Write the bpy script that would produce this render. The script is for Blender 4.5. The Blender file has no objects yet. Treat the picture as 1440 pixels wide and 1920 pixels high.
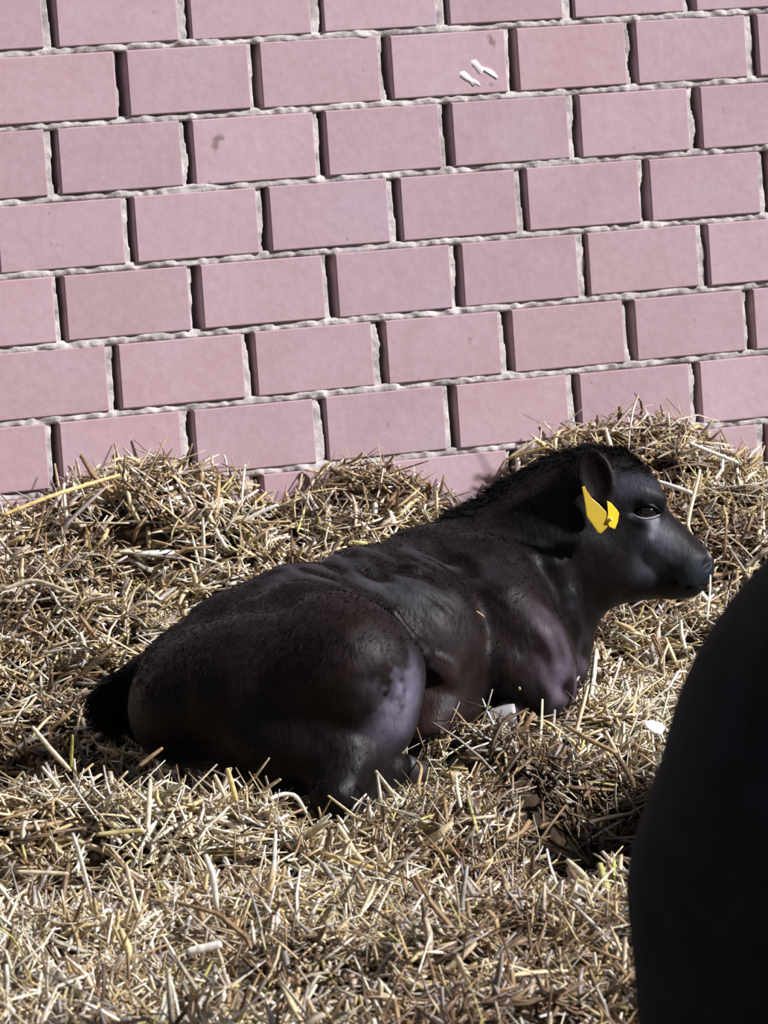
import bpy, math, random
import numpy as np
from mathutils import Matrix, Vector

random.seed(7)
RNG = np.random.default_rng(11)
C = bpy.context.scene.collection
SC = bpy.context.scene

# ------------------------------------------------------------------ camera
F_PX = 8200.0                      # focal length in pixels of the 1440 x 1920 frame
PITCH, ROLL = 0.08511174, -0.06850102
CAM = np.array([0.0, 0.0, 1.4])
_f = np.array([0, math.cos(PITCH), -math.sin(PITCH)])
_r0 = np.array([1.0, 0, 0]); _u0 = np.cross(_r0, _f)
CR = math.cos(ROLL) * _r0 + math.sin(ROLL) * _u0
CU = -math.sin(ROLL) * _r0 + math.cos(ROLL) * _u0
CF = _f
cam_data = bpy.data.cameras.new('camera')
cam_data.sensor_fit = 'HORIZONTAL'; cam_data.sensor_width = 36.0
cam_data.lens = 36.0 * F_PX / 1440.0
cam_data.clip_start = 0.1; cam_data.clip_end = 100
cam_data.dof.use_dof = True; cam_data.dof.focus_distance = 6.9; cam_data.dof.aperture_fstop = 24.0
cam = bpy.data.objects.new('camera', cam_data); C.objects.link(cam)
cam.matrix_world = Matrix(((CR[0], CU[0], -CF[0], CAM[0]), (CR[1], CU[1], -CF[1], CAM[1]),
                           (CR[2], CU[2], -CF[2], CAM[2]), (0, 0, 0, 1)))
SC.camera = cam
SC.view_settings.view_transform = 'Standard'; SC.view_settings.look = 'None'
SC.view_settings.gamma = 1.0; SC.view_settings.exposure = 0.0
SC.view_settings.use_curve_mapping = False

# ------------------------------------------------------------------ light
world = bpy.data.worlds.new('barn_light'); SC.world = world; world.use_nodes = True
wn = world.node_tree
wn.nodes['Background'].inputs[0].default_value = (0.80, 0.86, 1.0, 1)
wn.nodes['Background'].inputs[1].default_value = 0.18
sun_data = bpy.data.lights.new('sun', 'SUN'); sun_data.energy = 6.6; sun_data.angle = math.radians(5)
sun_data.color = (1.0, 0.965, 0.97)
sun = bpy.data.objects.new('sun', sun_data); C.objects.link(sun)
SUN_AZ, SUN_EL = math.radians(-18), math.radians(33)
sdir = Vector((math.cos(SUN_EL) * math.cos(SUN_AZ), math.cos(SUN_EL) * math.sin(SUN_AZ), math.sin(SUN_EL)))
sun.rotation_euler = sdir.to_track_quat('Z', 'Y').to_euler(); sun.location = sdir * 8


def at(u, v, d):
    """point on the sight line through photo position (u, v), d metres deep"""
    return CAM + d * (CF + (u - 720) / F_PX * CR - (v - 960) / F_PX * CU)


# ------------------------------------------------------------------ helpers
def mesh_obj(name, verts, faces, mat=None, parent=None, smooth=True, sizes=None):
    me = bpy.data.meshes.new(name)
    verts = np.asarray(verts, dtype=np.float32)
    if isinstance(faces, np.ndarray):
        n, k = faces.shape
        me.vertices.add(len(verts)); me.vertices.foreach_set('co', verts.ravel())
        me.loops.add(n * k); me.loops.foreach_set('vertex_index', faces.ravel().astype(np.int32))
        me.polygons.add(n); me.polygons.foreach_set('loop_start', np.arange(0, n * k, k, dtype=np.int32))
        me.update(calc_edges=True)
    else:
        me.from_pydata([tuple(map(float, v)) for v in verts], [], [tuple(f) for f in faces])
    me.validate()
    me.polygons.foreach_set('use_smooth', np.full(len(me.polygons), smooth, dtype=bool))
    if mat: me.materials.append(mat)
    o = bpy.data.objects.new(name, me); C.objects.link(o)
    if parent: o.parent = parent
    return o


def tag(o, label=None, cat=None, group=None, kind=None):
    if label: o['label'] = label
    if cat: o['category'] = cat
    if group: o['group'] = group
    if kind: o['kind'] = kind
    return o


def col_attr(o, name, cols):
    a = o.data.color_attributes.new(name, 'FLOAT_COLOR', 'POINT')
    a.data.foreach_set('color', np.asarray(cols, dtype=np.float32).ravel())


def hash3(i, j, k, seed):
    n = (i * 374761393 + j * 668265263 + k * 2147483647 + seed * 974634777) & 0xFFFFFFFF
    n = ((n ^ (n >> 13)) * 1274126177) & 0xFFFFFFFF
    return ((n ^ (n >> 16)) & 0xFFFF) / 65535.0


def noise3(p, scale, seed=0):
    q = np.asarray(p, dtype=np.float64) * scale
    i = np.floor(q).astype(np.int64); f = q - i; f = f * f * (3 - 2 * f)
    out = 0
    for a in (0, 1):
        for b in (0, 1):
            for c in (0, 1):
                w = (f[..., 0] if a else 1 - f[..., 0]) * (f[..., 1] if b else 1 - f[..., 1]) * (f[..., 2] if c else 1 - f[..., 2])
                out = out + w * hash3(i[..., 0] + a, i[..., 1] + b, i[..., 2] + c, seed)
    return out * 2 - 1


def noise2(x, y, scale, seed=0):
    return noise3(np.stack([x, y, np.zeros_like(x)], -1), scale, seed)


# ------------------------------------------------------------------ materials
def mat(name, color=(0.5, 0.5, 0.5), rough=0.6, spec=0.5):
    m = bpy.data.materials.new(name); m.use_nodes = True
    b = m.node_tree.nodes['Principled BSDF']
    b.inputs['Base Color'].default_value = (*color, 1); b.inputs['Roughness'].default_value = rough
    b.inputs['Specular IOR Level'].default_value = spec
    return m, m.node_tree, b


def nd(nt, t, **kw):
    n = nt.nodes.new(t)
    for k, v in kw.items(): setattr(n, k, v)
    return n


def tex_noise(nt, coord, scale, detail=4, rough=0.55):
    n = nd(nt, 'ShaderNodeTexNoise'); n.inputs['Scale'].default_value = scale
    n.inputs['Detail'].default_value = detail; n.inputs['Roughness'].default_value = rough
    nt.links.new(coord, n.inputs['Vector']); return n.outputs['Fac']


def ramp(nt, fac, stops):
    n = nd(nt, 'ShaderNodeValToRGB'); e = n.color_ramp.elements
    while len(e) < len(stops): e.new(0.5)
    for el, (p, c) in zip(e, stops): el.position = p; el.color = (*c, 1)
    nt.links.new(fac, n.inputs[0]); return n.outputs[0]


def mix(nt, fac, a, b, mode='MIX'):
    n = nd(nt, 'ShaderNodeMix', data_type='RGBA', blend_type=mode)
    for s, v in ((n.inputs[0], fac), (n.inputs[6], a), (n.inputs[7], b)):
        if hasattr(v, 'is_linked'): nt.links.new(v, s)
        elif isinstance(v, tuple): s.default_value = (*v, 1)
        else: s.default_value = v
    return n.outputs[2]


def bump(nt, b, fac, strength, dist):
    n = nd(nt, 'ShaderNodeBump'); n.inputs['Strength'].default_value = strength; n.inputs['Distance'].default_value = dist
    nt.links.new(fac, n.inputs['Height']); nt.links.new(n.outputs[0], b.inputs['Normal'])


def mat_brick():
    m, nt, b = mat('brick_red', rough=0.85, spec=0.2)
    g = nd(nt, 'ShaderNodeNewGeometry').outputs['Position']
    at_ = nd(nt, 'ShaderNodeAttribute', attribute_name='tone').outputs['Color']
    big = tex_noise(nt, g, 6, 5); fine = tex_noise(nt, g, 60, 5, 0.6)
    c = ramp(nt, big, [(0.3, (0.385, 0.265, 0.295)), (0.55, (0.42, 0.30, 0.335)), (0.75, (0.405, 0.32, 0.375))])
    c = mix(nt, 0.22, c, ramp(nt, fine, [(0.3, (0.34, 0.21, 0.23)), (0.7, (0.54, 0.40, 0.44))]))
    c = mix(nt, 1.0, c, at_, 'MULTIPLY')
    sp = tex_noise(nt, g, 22, 2, 0.5)
    c = mix(nt, ramp(nt, sp, [(0.735, (0, 0, 0)), (0.79, (0.6, 0.6, 0.6))]), c, (0.10, 0.065, 0.055))
    sp2 = tex_noise(nt, g, 55, 2, 0.5)
    c = mix(nt, ramp(nt, sp2, [(0.75, (0, 0, 0)), (0.79, (0.45, 0.45, 0.45))]), c, (0.13, 0.08, 0.07))
    nt.links.new(c, b.inputs['Base Color'])
    bump(nt, b, fine, 0.35, 0.002)
    return m


def mat_mortar():
    m, nt, b = mat('mortar_grey', rough=0.95, spec=0.1)
    g = nd(nt, 'ShaderNodeNewGeometry').outputs['Position']
    c = ramp(nt, tex_noise(nt, g, 30, 6, 0.65), [(0.3, (0.24, 0.225, 0.22)), (0.5, (0.46, 0.43, 0.42)), (0.72, (0.68, 0.64, 0.62))])
    nt.links.new(c, b.inputs['Base Color']); bump(nt, b, tex_noise(nt, g, 150, 4), 0.6, 0.003)
    return m


def mat_straw(name, rough=0.5):
    m, nt, b = mat(name, rough=rough, spec=0.45)
    g = nd(nt, 'ShaderNodeNewGeometry').outputs['Position']
    c = mix(nt, 1.0, nd(nt, 'ShaderNodeAttribute', attribute_name='tone').outputs['Color'],
            ramp(nt, tex_noise(nt, g, 130, 3), [(0.35, (0.68, 0.64, 0.60)), (0.6, (1.08, 1.08, 1.06))]), 'MULTIPLY')
    nt.links.new(c, b.inputs['Base Color'])
    return m


def mat_bed():
    m, nt, b = mat('trampled_bedding', rough=0.9, spec=0.2)
    g = nd(nt, 'ShaderNodeNewGeometry').outputs['Position']
    c = ramp(nt, tex_noise(nt, g, 25, 6, 0.7), [(0.3, (0.018, 0.012, 0.008)), (0.55, (0.055, 0.038, 0.022)), (0.75, (0.13, 0.09, 0.05))])  # dark brown also stands in for the shade between straws
    nt.links.new(c, b.inputs['Base Color']); bump(nt, b, tex_noise(nt, g, 90, 5), 0.8, 0.01)
    return m


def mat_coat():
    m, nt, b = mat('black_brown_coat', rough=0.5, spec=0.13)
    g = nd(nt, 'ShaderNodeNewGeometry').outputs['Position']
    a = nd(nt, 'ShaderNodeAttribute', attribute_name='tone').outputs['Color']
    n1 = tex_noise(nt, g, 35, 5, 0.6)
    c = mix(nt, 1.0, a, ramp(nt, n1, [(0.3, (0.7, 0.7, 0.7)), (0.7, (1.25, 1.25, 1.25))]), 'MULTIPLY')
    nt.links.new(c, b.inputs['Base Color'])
    b.inputs['Sheen Weight'].default_value = 0.02; b.inputs['Sheen Roughness'].default_value = 0.4
    b.inputs['Sheen Tint'].default_value = (0.72, 0.78, 1.0, 1)
    nt.links.new(ramp(nt, n1, [(0.3, (0.40,) * 3), (0.7, (0.60,) * 3)]), b.inputs['Roughness'])
    mp = nd(nt, 'ShaderNodeMapping'); mp.inputs['Scale'].default_value = (1.0, 0.5, 0.35); nt.links.new(g, mp.inputs[0])
    bump(nt, b, tex_noise(nt, mp.outputs[0], 140, 4, 0.6), 0.35, 0.004)
    return m


M_BRICK, M_MORTAR, M_STRAW, M_BED, M_COAT = mat_brick(), mat_mortar(), mat_straw('straw'), mat_bed(), mat_coat()
M_COW, nt_c, b_c = mat('matt_black_coat', (0.021, 0.020, 0.025), 0.85, 0.1)
g_c = nd(nt_c, 'ShaderNodeNewGeometry').outputs['Position']
nt_c.links.new(ramp(nt_c, tex_noise(nt_c, g_c, 30, 5), [(0.3, (0.017, 0.016, 0.020)), (0.7, (0.027, 0.026, 0.032))]), b_c.inputs['Base Color'])
bump(nt_c, b_c, tex_noise(nt_c, g_c, 160, 4), 0.4, 0.004)
M_EYE, _, _ = mat('eye_dark', (0.004, 0.003, 0.003), 0.06, 0.8)
M_HOOF, _, _ = mat('hoof_horn_dark', (0.02, 0.018, 0.018), 0.5, 0.4)
M_HOOFP, _, _ = mat('hoof_horn_pale', (0.42, 0.42, 0.44), 0.5, 0.4)
M_TAG, _, _ = mat('tag_yellow', (0.50, 0.355, 0.025), 0.42, 0.5)
M_TAGB, _, _ = mat('tag_yellow_bright', (0.72, 0.50, 0.02), 0.35, 0.5)
M_TAGP, _, _ = mat('tag_stud', (0.95, 0.75, 0.15), 0.3, 0.5)
M_DROP, _, _ = mat('dried_dropping_white', (0.9, 0.87, 0.9), 0.8, 0.2)
M_SCRAP, _, _ = mat('pale_scrap', (0.9, 0.88, 0.86), 0.7, 0.2)
M_FLOOR, _, _ = mat('concrete_floor', (0.2, 0.19, 0.18), 0.9, 0.2)

# ------------------------------------------------------------------ wall
D_WALL, YAW = 7.71602, 0.42654369
WO = np.array([0, D_WALL, 0.0]); WD = np.array([math.cos(YAW), math.sin(YAW), 0]); WN = np.array([-math.sin(YAW), math.cos(YAW), 0])
ROW0, PITCH_Z = 1.4 + 0.30992549, 0.125


def wall_pt(a, depth, z):                 # a along the wall, depth > 0 goes into the wall
    return WO + WD * np.asarray(a)[..., None] + WN * np.asarray(depth)[..., None] + np.array([0, 0, 1.0]) * np.asarray(z)[..., None]


def wall_hit(u, v):
    vv = CF + (u - 720) / F_PX * CR - (v - 960) / F_PX * CU
    P = CAM + vv * ((WO - CAM) @ WN / (vv @ WN))
    return (P - WO) @ WD, P[2]


ROWS = {0: [-0.56, -0.312, -0.064, 0.182, 0.431], 1: [-0.438, -0.188, 0.062, 0.311, 0.552, 0.803],
        2: [-0.574, -0.324, -0.074, 0.173, 0.426, 0.674], 3: [-0.442, -0.192, 0.062, 0.313, 0.562, 0.812],
        4: [-0.58, -0.33, -0.073, 0.176, 0.427, 0.675], 5: [-0.491, -0.238, 0.014, 0.264, 0.514, 0.763],
        6: [-0.612, -0.362, -0.109, 0.143, 0.392, 0.642], 7: [-0.49, -0.24, 0.01, 0.26, 0.51, 0.775]}


def row_joints(k):
    js = list(ROWS.get(k, [-0.57 + (0.127 if k % 2 else 0), -0.32 + (0.127 if k % 2 else 0)]))
    while js[0] > -3.2: js.insert(0, js[0] - 0.25 + random.uniform(-.002, .002))
    while js[-1] < 3.4: js.append(js[-1] + 0.25 + random.uniform(-.002, .002))
    return js


bv, bf, bt = [], [], []
mv, mf = [], []


def grid_faces(n0, nu, nv):
    i = np.arange(nu - 1)[:, None] * nv + np.arange(nv - 1)[None, :] + n0
    return np.stack([i, i + nv, i + nv + 1, i + 1], -1).reshape(-1, 4)


nmort = 0
for k in range(-10, 14):
    zt, zb = ROW0 - PITCH_Z * k, ROW0 - PITCH_Z * (k + 1)
    js = row_joints(k)
    for j in range(len(js) - 1):
        w = 0.0120 + random.uniform(-.0018, .0018)
        a0, a1 = js[j] + w, js[j + 1] - w
        t, b_ = zt - 0.0062 + random.uniform(-.001, .001), zb + 0.0062 + random.uniform(-.001, .001)
        off = random.uniform(-.0015, .0015)
        n0 = len(bv)
        for ins, dep in ((0.0, 0.07), (0.0, 0.002), (0.0022, 0.0)):
            for (aa, zz) in ((a0 + ins, b_ + ins), (a1 - ins, b_ + ins), (a1 - ins, t - ins), (a0 + ins, t - ins)):
                bv.append(wall_pt(aa, dep + off, zz))
        tn = random.uniform(0.93, 1.06); tn2 = random.uniform(-0.02, 0.03)
        bt += [(tn, tn + tn2 * .5, tn + tn2, 1)] * 12
        for q in (0, 4):
            for e in range(4):
                bf.append((n0 + q + e, n0 + q + (e + 1) % 4, n0 + q + 4 + (e + 1) % 4, n0 + q + 4 + e))
        bf.append((n0 + 8, n0 + 9, n0 + 10, n0 + 11))
    # head joints: recessed, raggedly filled
    near = [a for a in js if -1.3 < a < 1.6]
    for a in js:
        fine = -1.3 < a < 1.6
        nu, nv = (17, 34) if fine else (3, 4)
        A, Z = np.meshgrid(np.linspace(a - 0.0165, a + 0.0165, nu), np.linspace(zb, zt, nv), indexing='ij')
        dep = 0.019 + (0.0055 * noise2(A, Z, 75, k) + 0.004 * noise2(A, Z, 24, 5) + 0.005 * noise2(A * .2, Z, 9, k + 3) if fine else 0)
        if fine:      # the mortar clings to one brick and leaves an open slit beside the next
            tt = (A - a) / 0.0165; t0 = random.choice([-.05, .05, .12, .2, .3, .45]) + .22 * noise2(A * 0, Z, 26, k + int(a * 40))
            q_ = np.clip((tt - t0) / .16 + .5, 0, 1)
            dep = (0.0085 + 0.3 * (dep - .019)) * (1 - q_) + (0.058 + 0 * dep) * q_
        P = wall_pt(A, dep, Z)
        mf.append(grid_faces(nmort, nu, nv)); mv.append(P.reshape(-1, 3)); nmort += nu * nv
    # bed joint under the row, nearly flush
    for (s0, s1, st) in ((-3.3, -1.3, 0.1), (-1.3, 1.6, 0.004), (1.6, 3.5, 0.1)):
        au = np.arange(s0, s1 + st, st); nu, nv = len(au), 9
        A, T = np.meshgrid(au, np.linspace(-1, 1, nv), indexing='ij')
        hw_ = 0.0078 + 0.0012 * noise2(A, T * 0 + k, 40, 9)
        Z = zb + T * hw_ + 0.0012 * noise2(A, T * 0 + k * 3.1, 30, 4)
        dep = 0.0038 + 0.0060 * np.abs(T) ** 4 + 0.0034 * noise2(A, Z, 90, 7) + 0.0038 * noise2(A, T * 0 + k * 2.3, 35, 8)
        dep = np.maximum(dep, -0.0015)
        P = wall_pt(A, dep, Z)
        mf.append(grid_faces(nmort, nu, nv)); mv.append(P.reshape(-1, 3)); nmort += nu * nv
wall = mesh_obj('wall_back', bv, bf, M_BRICK, smooth=False)
col_attr(wall, 'tone', bt); tag(wall, 'pink-red brick wall with deep open head joints', kind='structure')
mort = mesh_obj('mortar', np.concatenate(mv), np.concatenate(mf), M_MORTAR, wall)
# core behind the bricks
cv = [wall_pt(a, d, z) for d in (0.072, 0.26) for (a, z) in ((-3.4, 0), (3.6, 0), (3.6, 2.96), (-3.4, 2.96))]
core = mesh_obj('wall_core', cv, [(0, 1, 2, 3), (7, 6, 5, 4), (0, 4, 5, 1), (1, 5, 6, 2), (2, 6, 7, 3), (3, 7, 4, 0)], M_MORTAR, wall, False)
fv = [(-4, 2.2, 0), (4.5, 2.2, 0), (4.5, 9.8, 0), (-4, 9.8, 0), (-4, 2.2, -.1), (4.5, 2.2, -.1), (4.5, 9.8, -.1), (-4, 9.8, -.1)]
floor = mesh_obj('floor', fv, [(0, 1, 2, 3), (7, 6, 5, 4), (0, 4, 5, 1), (1, 5, 6, 2), (2, 6, 7, 3), (3, 7, 4, 0)], M_FLOOR, None, False)
tag(floor, kind='structure')

# ------------------------------------------------------------------ bedding surface
CONT = [(-200, 985), (0, 965), (60, 945), (140, 912), (200, 885), (250, 872), (330, 880), (390, 905), (430, 928), (480, 948), (530, 945), (580, 905), (620, 880),
        (690, 885), (745, 900), (790, 935), (830, 985), (900, 1000), (930, 930), (970, 870), (1030, 825), (1110, 795), (1190, 775), (1260, 800),
        (1330, 845), (1385, 895), (1440, 920), (1600, 900), (1800, 930)]
CA, CZ = zip(*[wall_hit(u, v) for u, v in CONT])
CA, CZ = np.array(CA), np.array(CZ) - 0.012


def bumpat(u, v, d, amp, su, sd):
    P = at(u, v, d); return (P[0], P[1], amp, su, sd)


# mounds (+) and hollows (-): x, y, height, half width across, half depth
BUMPS = [bumpat(100, 1430, 6.12, 0.085, .32, .15), bumpat(420, 1480, 6.10, 0.02, .12, .12), bumpat(90, 1360, 6.55, -0.13, .28, .15),
         bumpat(640, 1540, 6.12, -0.085, .075, .15), bumpat(430, 1470, 6.3, -.02, .12, .12), bumpat(840, 1480, 6.2, 0.05, .13, .12), bumpat(980, 1400, 6.62, 0.075, .13, .16),
         bumpat(1140, 1500, 6.30, -0.24, .13, .29), bumpat(1370, 1400, 6.35, 0.12, .09, .25), bumpat(1060, 1620, 5.85, -0.07, .14, .12), bumpat(1000, 1700, 5.35, 0.04, .35, .15),  # far-right mound is added out of sight to shade the hollow
         bumpat(850, 1560, 5.85, -0.05, .05, .06), bumpat(640, 1690, 5.5, -0.035, .2, .06), bumpat(80, 1560, 5.75, -0.05, .12, .07),
         bumpat(150, 1070, 7.1, 0.04, .12, .15), bumpat(240, 1300, 6.75, -0.06, .12, .15), bumpat(1150, 1230, 7.0, 0.03, .2, .2),
         bumpat(560, 1030, 7.25, 0.05, .09, .12), bumpat(290, 960, 7.3, -0.05, .09, .04)]


def height(x, y, detail=True):
    x = np.asarray(x, float); y = np.asarray(y, float)
    a = x * WD[0] + (y - D_WALL) * WD[1]
    s = -(x * WN[0] + (y - D_WALL) * WN[1])
    hw = np.interp(a, CA, CZ)
    g = 0.392 + 0 * x
    s_ = np.maximum(s, 0)
    h = g + (hw - g) * np.exp(-(s_ / 0.50) ** 1.6)
    for (bx, by, am, sx, sy) in BUMPS:
        h = h + am * np.exp(-((x - bx) / sx) ** 2 - ((y - by) / sy) ** 2)
    fade = np.clip(s_ / 0.12, 0.15, 1)
    if detail:
        h = h + 1.15 * fade * (0.024 * noise2(x, y, 7, 1) + 0.021 * noise2(x, y, 15, 2) + 0.014 * noise2(x, y, 32, 3))
    return h


gx = np.arange(-3.2, 3.6, 0.02); gt = np.linspace(0, 1, 300)
X, T = np.meshgrid(gx, gt, indexing='ij')
Yw = D_WALL + X * math.tan(YAW) + 0.02
Y = 2.6 + T * (Yw - 2.6)
Z = height(X, Y) - 0.012
bed_v = np.stack([X, Y, Z], -1).reshape(-1, 3)
bedf = grid_faces(0, len(gx), len(gt))
bed = mesh_obj('bedding', bed_v, bedf, M_BED)
tag(bed, 'dark trampled bedding under the loose straw', 'bedding', kind='stuff')

# ------------------------------------------------------------------ signed distance sculpting
import openvdb


class Sculpt:
    def __init__(s, lo, hi, h):
        s.lo = np.array(lo, float); s.h = h
        s.n = np.ceil((np.array(hi) - s.lo) / h).astype(int)
        s.a = np.full(s.n, 0.06, dtype=np.float32)

    def box(s, lo, hi):
        i0 = np.clip(np.floor((lo - s.lo) / s.h).astype(int), 0, s.n); i1 = np.clip(np.ceil((hi - s.lo) / s.h).astype(int) + 1, 0, s.n)
        ax = [s.lo[k] + s.h * np.arange(i0[k], i1[k]) for k in range(3)]
        sl = tuple(slice(i0[k], i1[k]) for k in range(3))
        return sl, ax[0][:, None, None], ax[1][None, :, None], ax[2][None, None, :]

    def _apply(s, sl, d, k, op):
        a = s.a[sl]
        d = d.astype(np.float32)
        if op == 'add':
            t = np.clip(.5 + .5 * (a - d) / k, 0, 1); s.a[sl] = a * (1 - t) + d * t - k * t * (1 - t)
        else:
            t = np.clip(.5 - .5 * (a + d) / k, 0, 1); s.a[sl] = a * (1 - t) - d * t + k * t * (1 - t)

    def cone(s, A, B, ra, rb, k=0.02, op='add'):
        A, B = np.array(A, float), np.array(B, float); m = k + 4 * s.h
        lo = np.minimum(A - ra, B - rb) - m; hi = np.maximum(A + ra, B + rb) + m
        sl, x, y, z = s.box(lo, hi)
        ba = B - A; l2 = max(ba @ ba, 1e-9)
        px, py, pz = x - A[0], y - A[1], z - A[2]
        t = np.clip((px * ba[0] + py * ba[1] + pz * ba[2]) / l2, 0, 1)
        d = np.sqrt((px - ba[0] * t) ** 2 + (py - ba[1] * t) ** 2 + (pz - ba[2] * t) ** 2) - (ra + (rb - ra) * t)
        s._apply(sl, d, k, op)

    def chain(s, pts, k=0.02, op='add'):
        for (a, b) in zip(pts[:-1], pts[1:]): s.cone(a[0], b[0], a[1], b[1], k, op)

    def ell(s, Cc, R, axes, k=0.02, op='add'):
        """R: 3 radii; axes: 3x3 rows = unit axes"""
        Cc = np.array(Cc, float); R = np.array(R, float); axes = np.array(axes)
        ext = np.sqrt(((axes * R[:, None]) ** 2).sum(0)) + k + 4 * s.h
        sl, x, y, z = s.box(Cc - ext, Cc + ext)
        px, py, pz = x - Cc[0], y - Cc[1], z - Cc[2]
        k0 = 0; k1 = 0
        for i in range(3):
            q = px * axes[i, 0] + py * axes[i, 1] + pz * axes[i, 2]
            k0 = k0 + (q / R[i]) ** 2; k1 = k1 + (q / R[i] ** 2) ** 2
        k0 = np.sqrt(k0); k1 = np.sqrt(k1) + 1e-9
        s._apply(sl, k0 * (k0 - 1) / k1, k, op)

    def sample(s, P):
        q = (np.asarray(P) - s.lo) / s.h
        i = np.round(q).astype(int); ok = np.all((i >= 0) & (i < s.n), -1)
        out = np.full(len(q), 1.0); j = i[ok]; out[ok] = s.a[j[:, 0], j[:, 1], j[:, 2]]
        return out

    def mesh(s):
        g = openvdb.FloatGrid(background=0.06); g.copyFromArray(np.ascontiguousarray(s.a))
        v, q = g.convertToQuads() if hasattr(g, 'convertToQuads') else (None, None)
        return v * s.h + s.lo, q.astype(np.int32)


def cam_axes(rot=0.0, yaw=0.0):
    """in-plane turn (clockwise degrees) and swing in depth of the camera-aligned axes"""
    a, b = math.radians(rot), math.radians(yaw)
    e1 = math.cos(a) * CR - math.sin(a) * CU; e2 = math.sin(a) * CR + math.cos(a) * CU
    e1b = math.cos(b) * e1 + math.sin(b) * CF; e3 = -math.sin(b) * e1 + math.cos(b) * CF
    return np.array([e1b, e2, e3])


def px(d): return d / F_PX


def laplacian_smooth(v, q, it=2, w=0.5):
    e = np.concatenate([q[:, [0, 1]], q[:, [1, 2]], q[:, [2, 3]], q[:, [3, 0]]])
    cnt = np.bincount(e.ravel(), minlength=len(v)).astype(float)
    for _ in range(it):
        acc = np.zeros_like(v)
        for c in range(3):
            acc[:, c] = np.bincount(e[:, 0], v[e[:, 1], c], len(v)) + np.bincount(e[:, 1], v[e[:, 0], c], len(v))
        v = v + w * (acc / cnt[:, None] - v)
    return v


# ------------------------------------------------------------------ the lying calf
S = Sculpt((-0.62, 6.05, 0.28), (0.60, 7.45, 1.02), 0.0034)


def n_(u, v, d, r): return (at(u, v, d), r * px(d))      # node: sight line, depth, radius as seen


def E_(u, v, d, ru, rv, rd, rot=0, yaw=0, k=0.03, op='add'):
    S.ell(at(u, v, d), (ru * px(d), rv * px(d), rd), cam_axes(rot, yaw), k, op)


# trunk: rump (near, left) to chest (far, right)
E_(405, 1300, 6.62, 160, 142, 0.16, -20, 0, .04)
E_(560, 1240, 6.72, 190, 168, 0.17, -22, 0, .05)
E_(730, 1220, 6.88, 190, 185, 0.17, -20, 20, .05)
E_(880, 1160, 7.05, 140, 175, 0.15, -25, 20, .05)
S.chain([n_(345, 1245, 6.62, 42), n_(430, 1182, 6.64, 50), n_(545, 1125, 6.70, 40), n_(660, 1092, 6.82, 40), n_(780, 1052, 6.98, 46), n_(880, 1022, 7.12, 44)], .05)
S.chain([n_(480, 1160, 6.56, 40), n_(560, 1150, 6.60, 45), n_(620, 1150, 6.62, 45)], .04)                      # near hip bone
# near thigh
E_(500, 1300, 6.48, 200, 150, 0.13, 0, -8, .05)
E_(640, 1270, 6.42, 130, 150, 0.12, 20, 0, .05)
S.chain([n_(620, 1200, 6.45, 82), n_(700, 1270, 6.42, 82), n_(712, 1340, 6.42, 66)], .04)
E_(330, 1330, 6.52, 88, 100, 0.10, 0, 0, .04)
# near shank, hock, cannon
S.chain([n_(705, 1370, 6.42, 55), n_(650, 1440, 6.36, 55), n_(628, 1492, 6.32, 42)], .03)
S.chain([n_(628, 1500, 6.32, 40), n_(690, 1480, 6.40, 28), n_(735, 1442, 6.48, 30), n_(760, 1440, 6.50, 22)], .02)
E_(560, 1400, 6.42, 140, 90, 0.10, 0, 0, .04)
# far hind foot under the belly
S.chain([n_(720, 1400, 6.75, 45), n_(800, 1410, 6.70, 34), n_(850, 1405, 6.66, 32)], .02)
# flank and ribs
E_(820, 1260, 6.86, 72, 125, 0.10, -10, 0, .05)
E_(800, 1345, 6.80, 90, 70, 0.10, -20, 0, .04)
# flank fold
S.chain([n_(735, 1150, 6.66, 14), n_(790, 1230, 6.66, 16), n_(840, 1270, 6.74, 12)], .03)
S.chain([n_(790, 1165, 6.76, 10), n_(850, 1230, 6.78, 12), n_(872, 1270, 6.80, 8)], .025)
# shoulder, upper arm, forearm
E_(935, 1150, 6.96, 98, 150, 0.10, -22, 10, .04)
E_(985, 1215, 6.90, 86, 100, 0.075, -40, 10, .03)
S.chain([n_(945, 1250, 6.86, 72), n_(1000, 1290, 6.88, 60), n_(1035, 1302, 6.90, 44)], .025)
S.chain([n_(940, 1140, 6.88, 60), n_(1000, 1200, 6.86, 40), n_(1040, 1270, 6.88, 30)], .03)
S.chain([n_(1030, 1318, 6.92, 32), n_(975, 1338, 6.86, 24), n_(945, 1345, 6.83, 24)], .015)
S.chain([n_(962, 1190, 6.845, 12), n_(1008, 1238, 6.835, 13), n_(1036, 1290, 6.855, 11)], .014)
S.chain([n_(1040, 1185, 6.95, 16), n_(1064, 1240, 6.965, 13), n_(1068, 1292, 7.0, 14)], .016)
S.chain([n_(1005, 1205, 6.80, 4), n_(1042, 1268, 6.81, 6), n_(1058, 1300, 6.85, 4)], .022, 'cut')
# brisket and far fore leg
E_(1010, 1180, 7.08, 88, 110, 0.09, -25, 0, .03)
S.chain([n_(1045, 1220, 7.08, 32), n_(1065, 1290, 7.06, 26)], .03)
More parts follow.
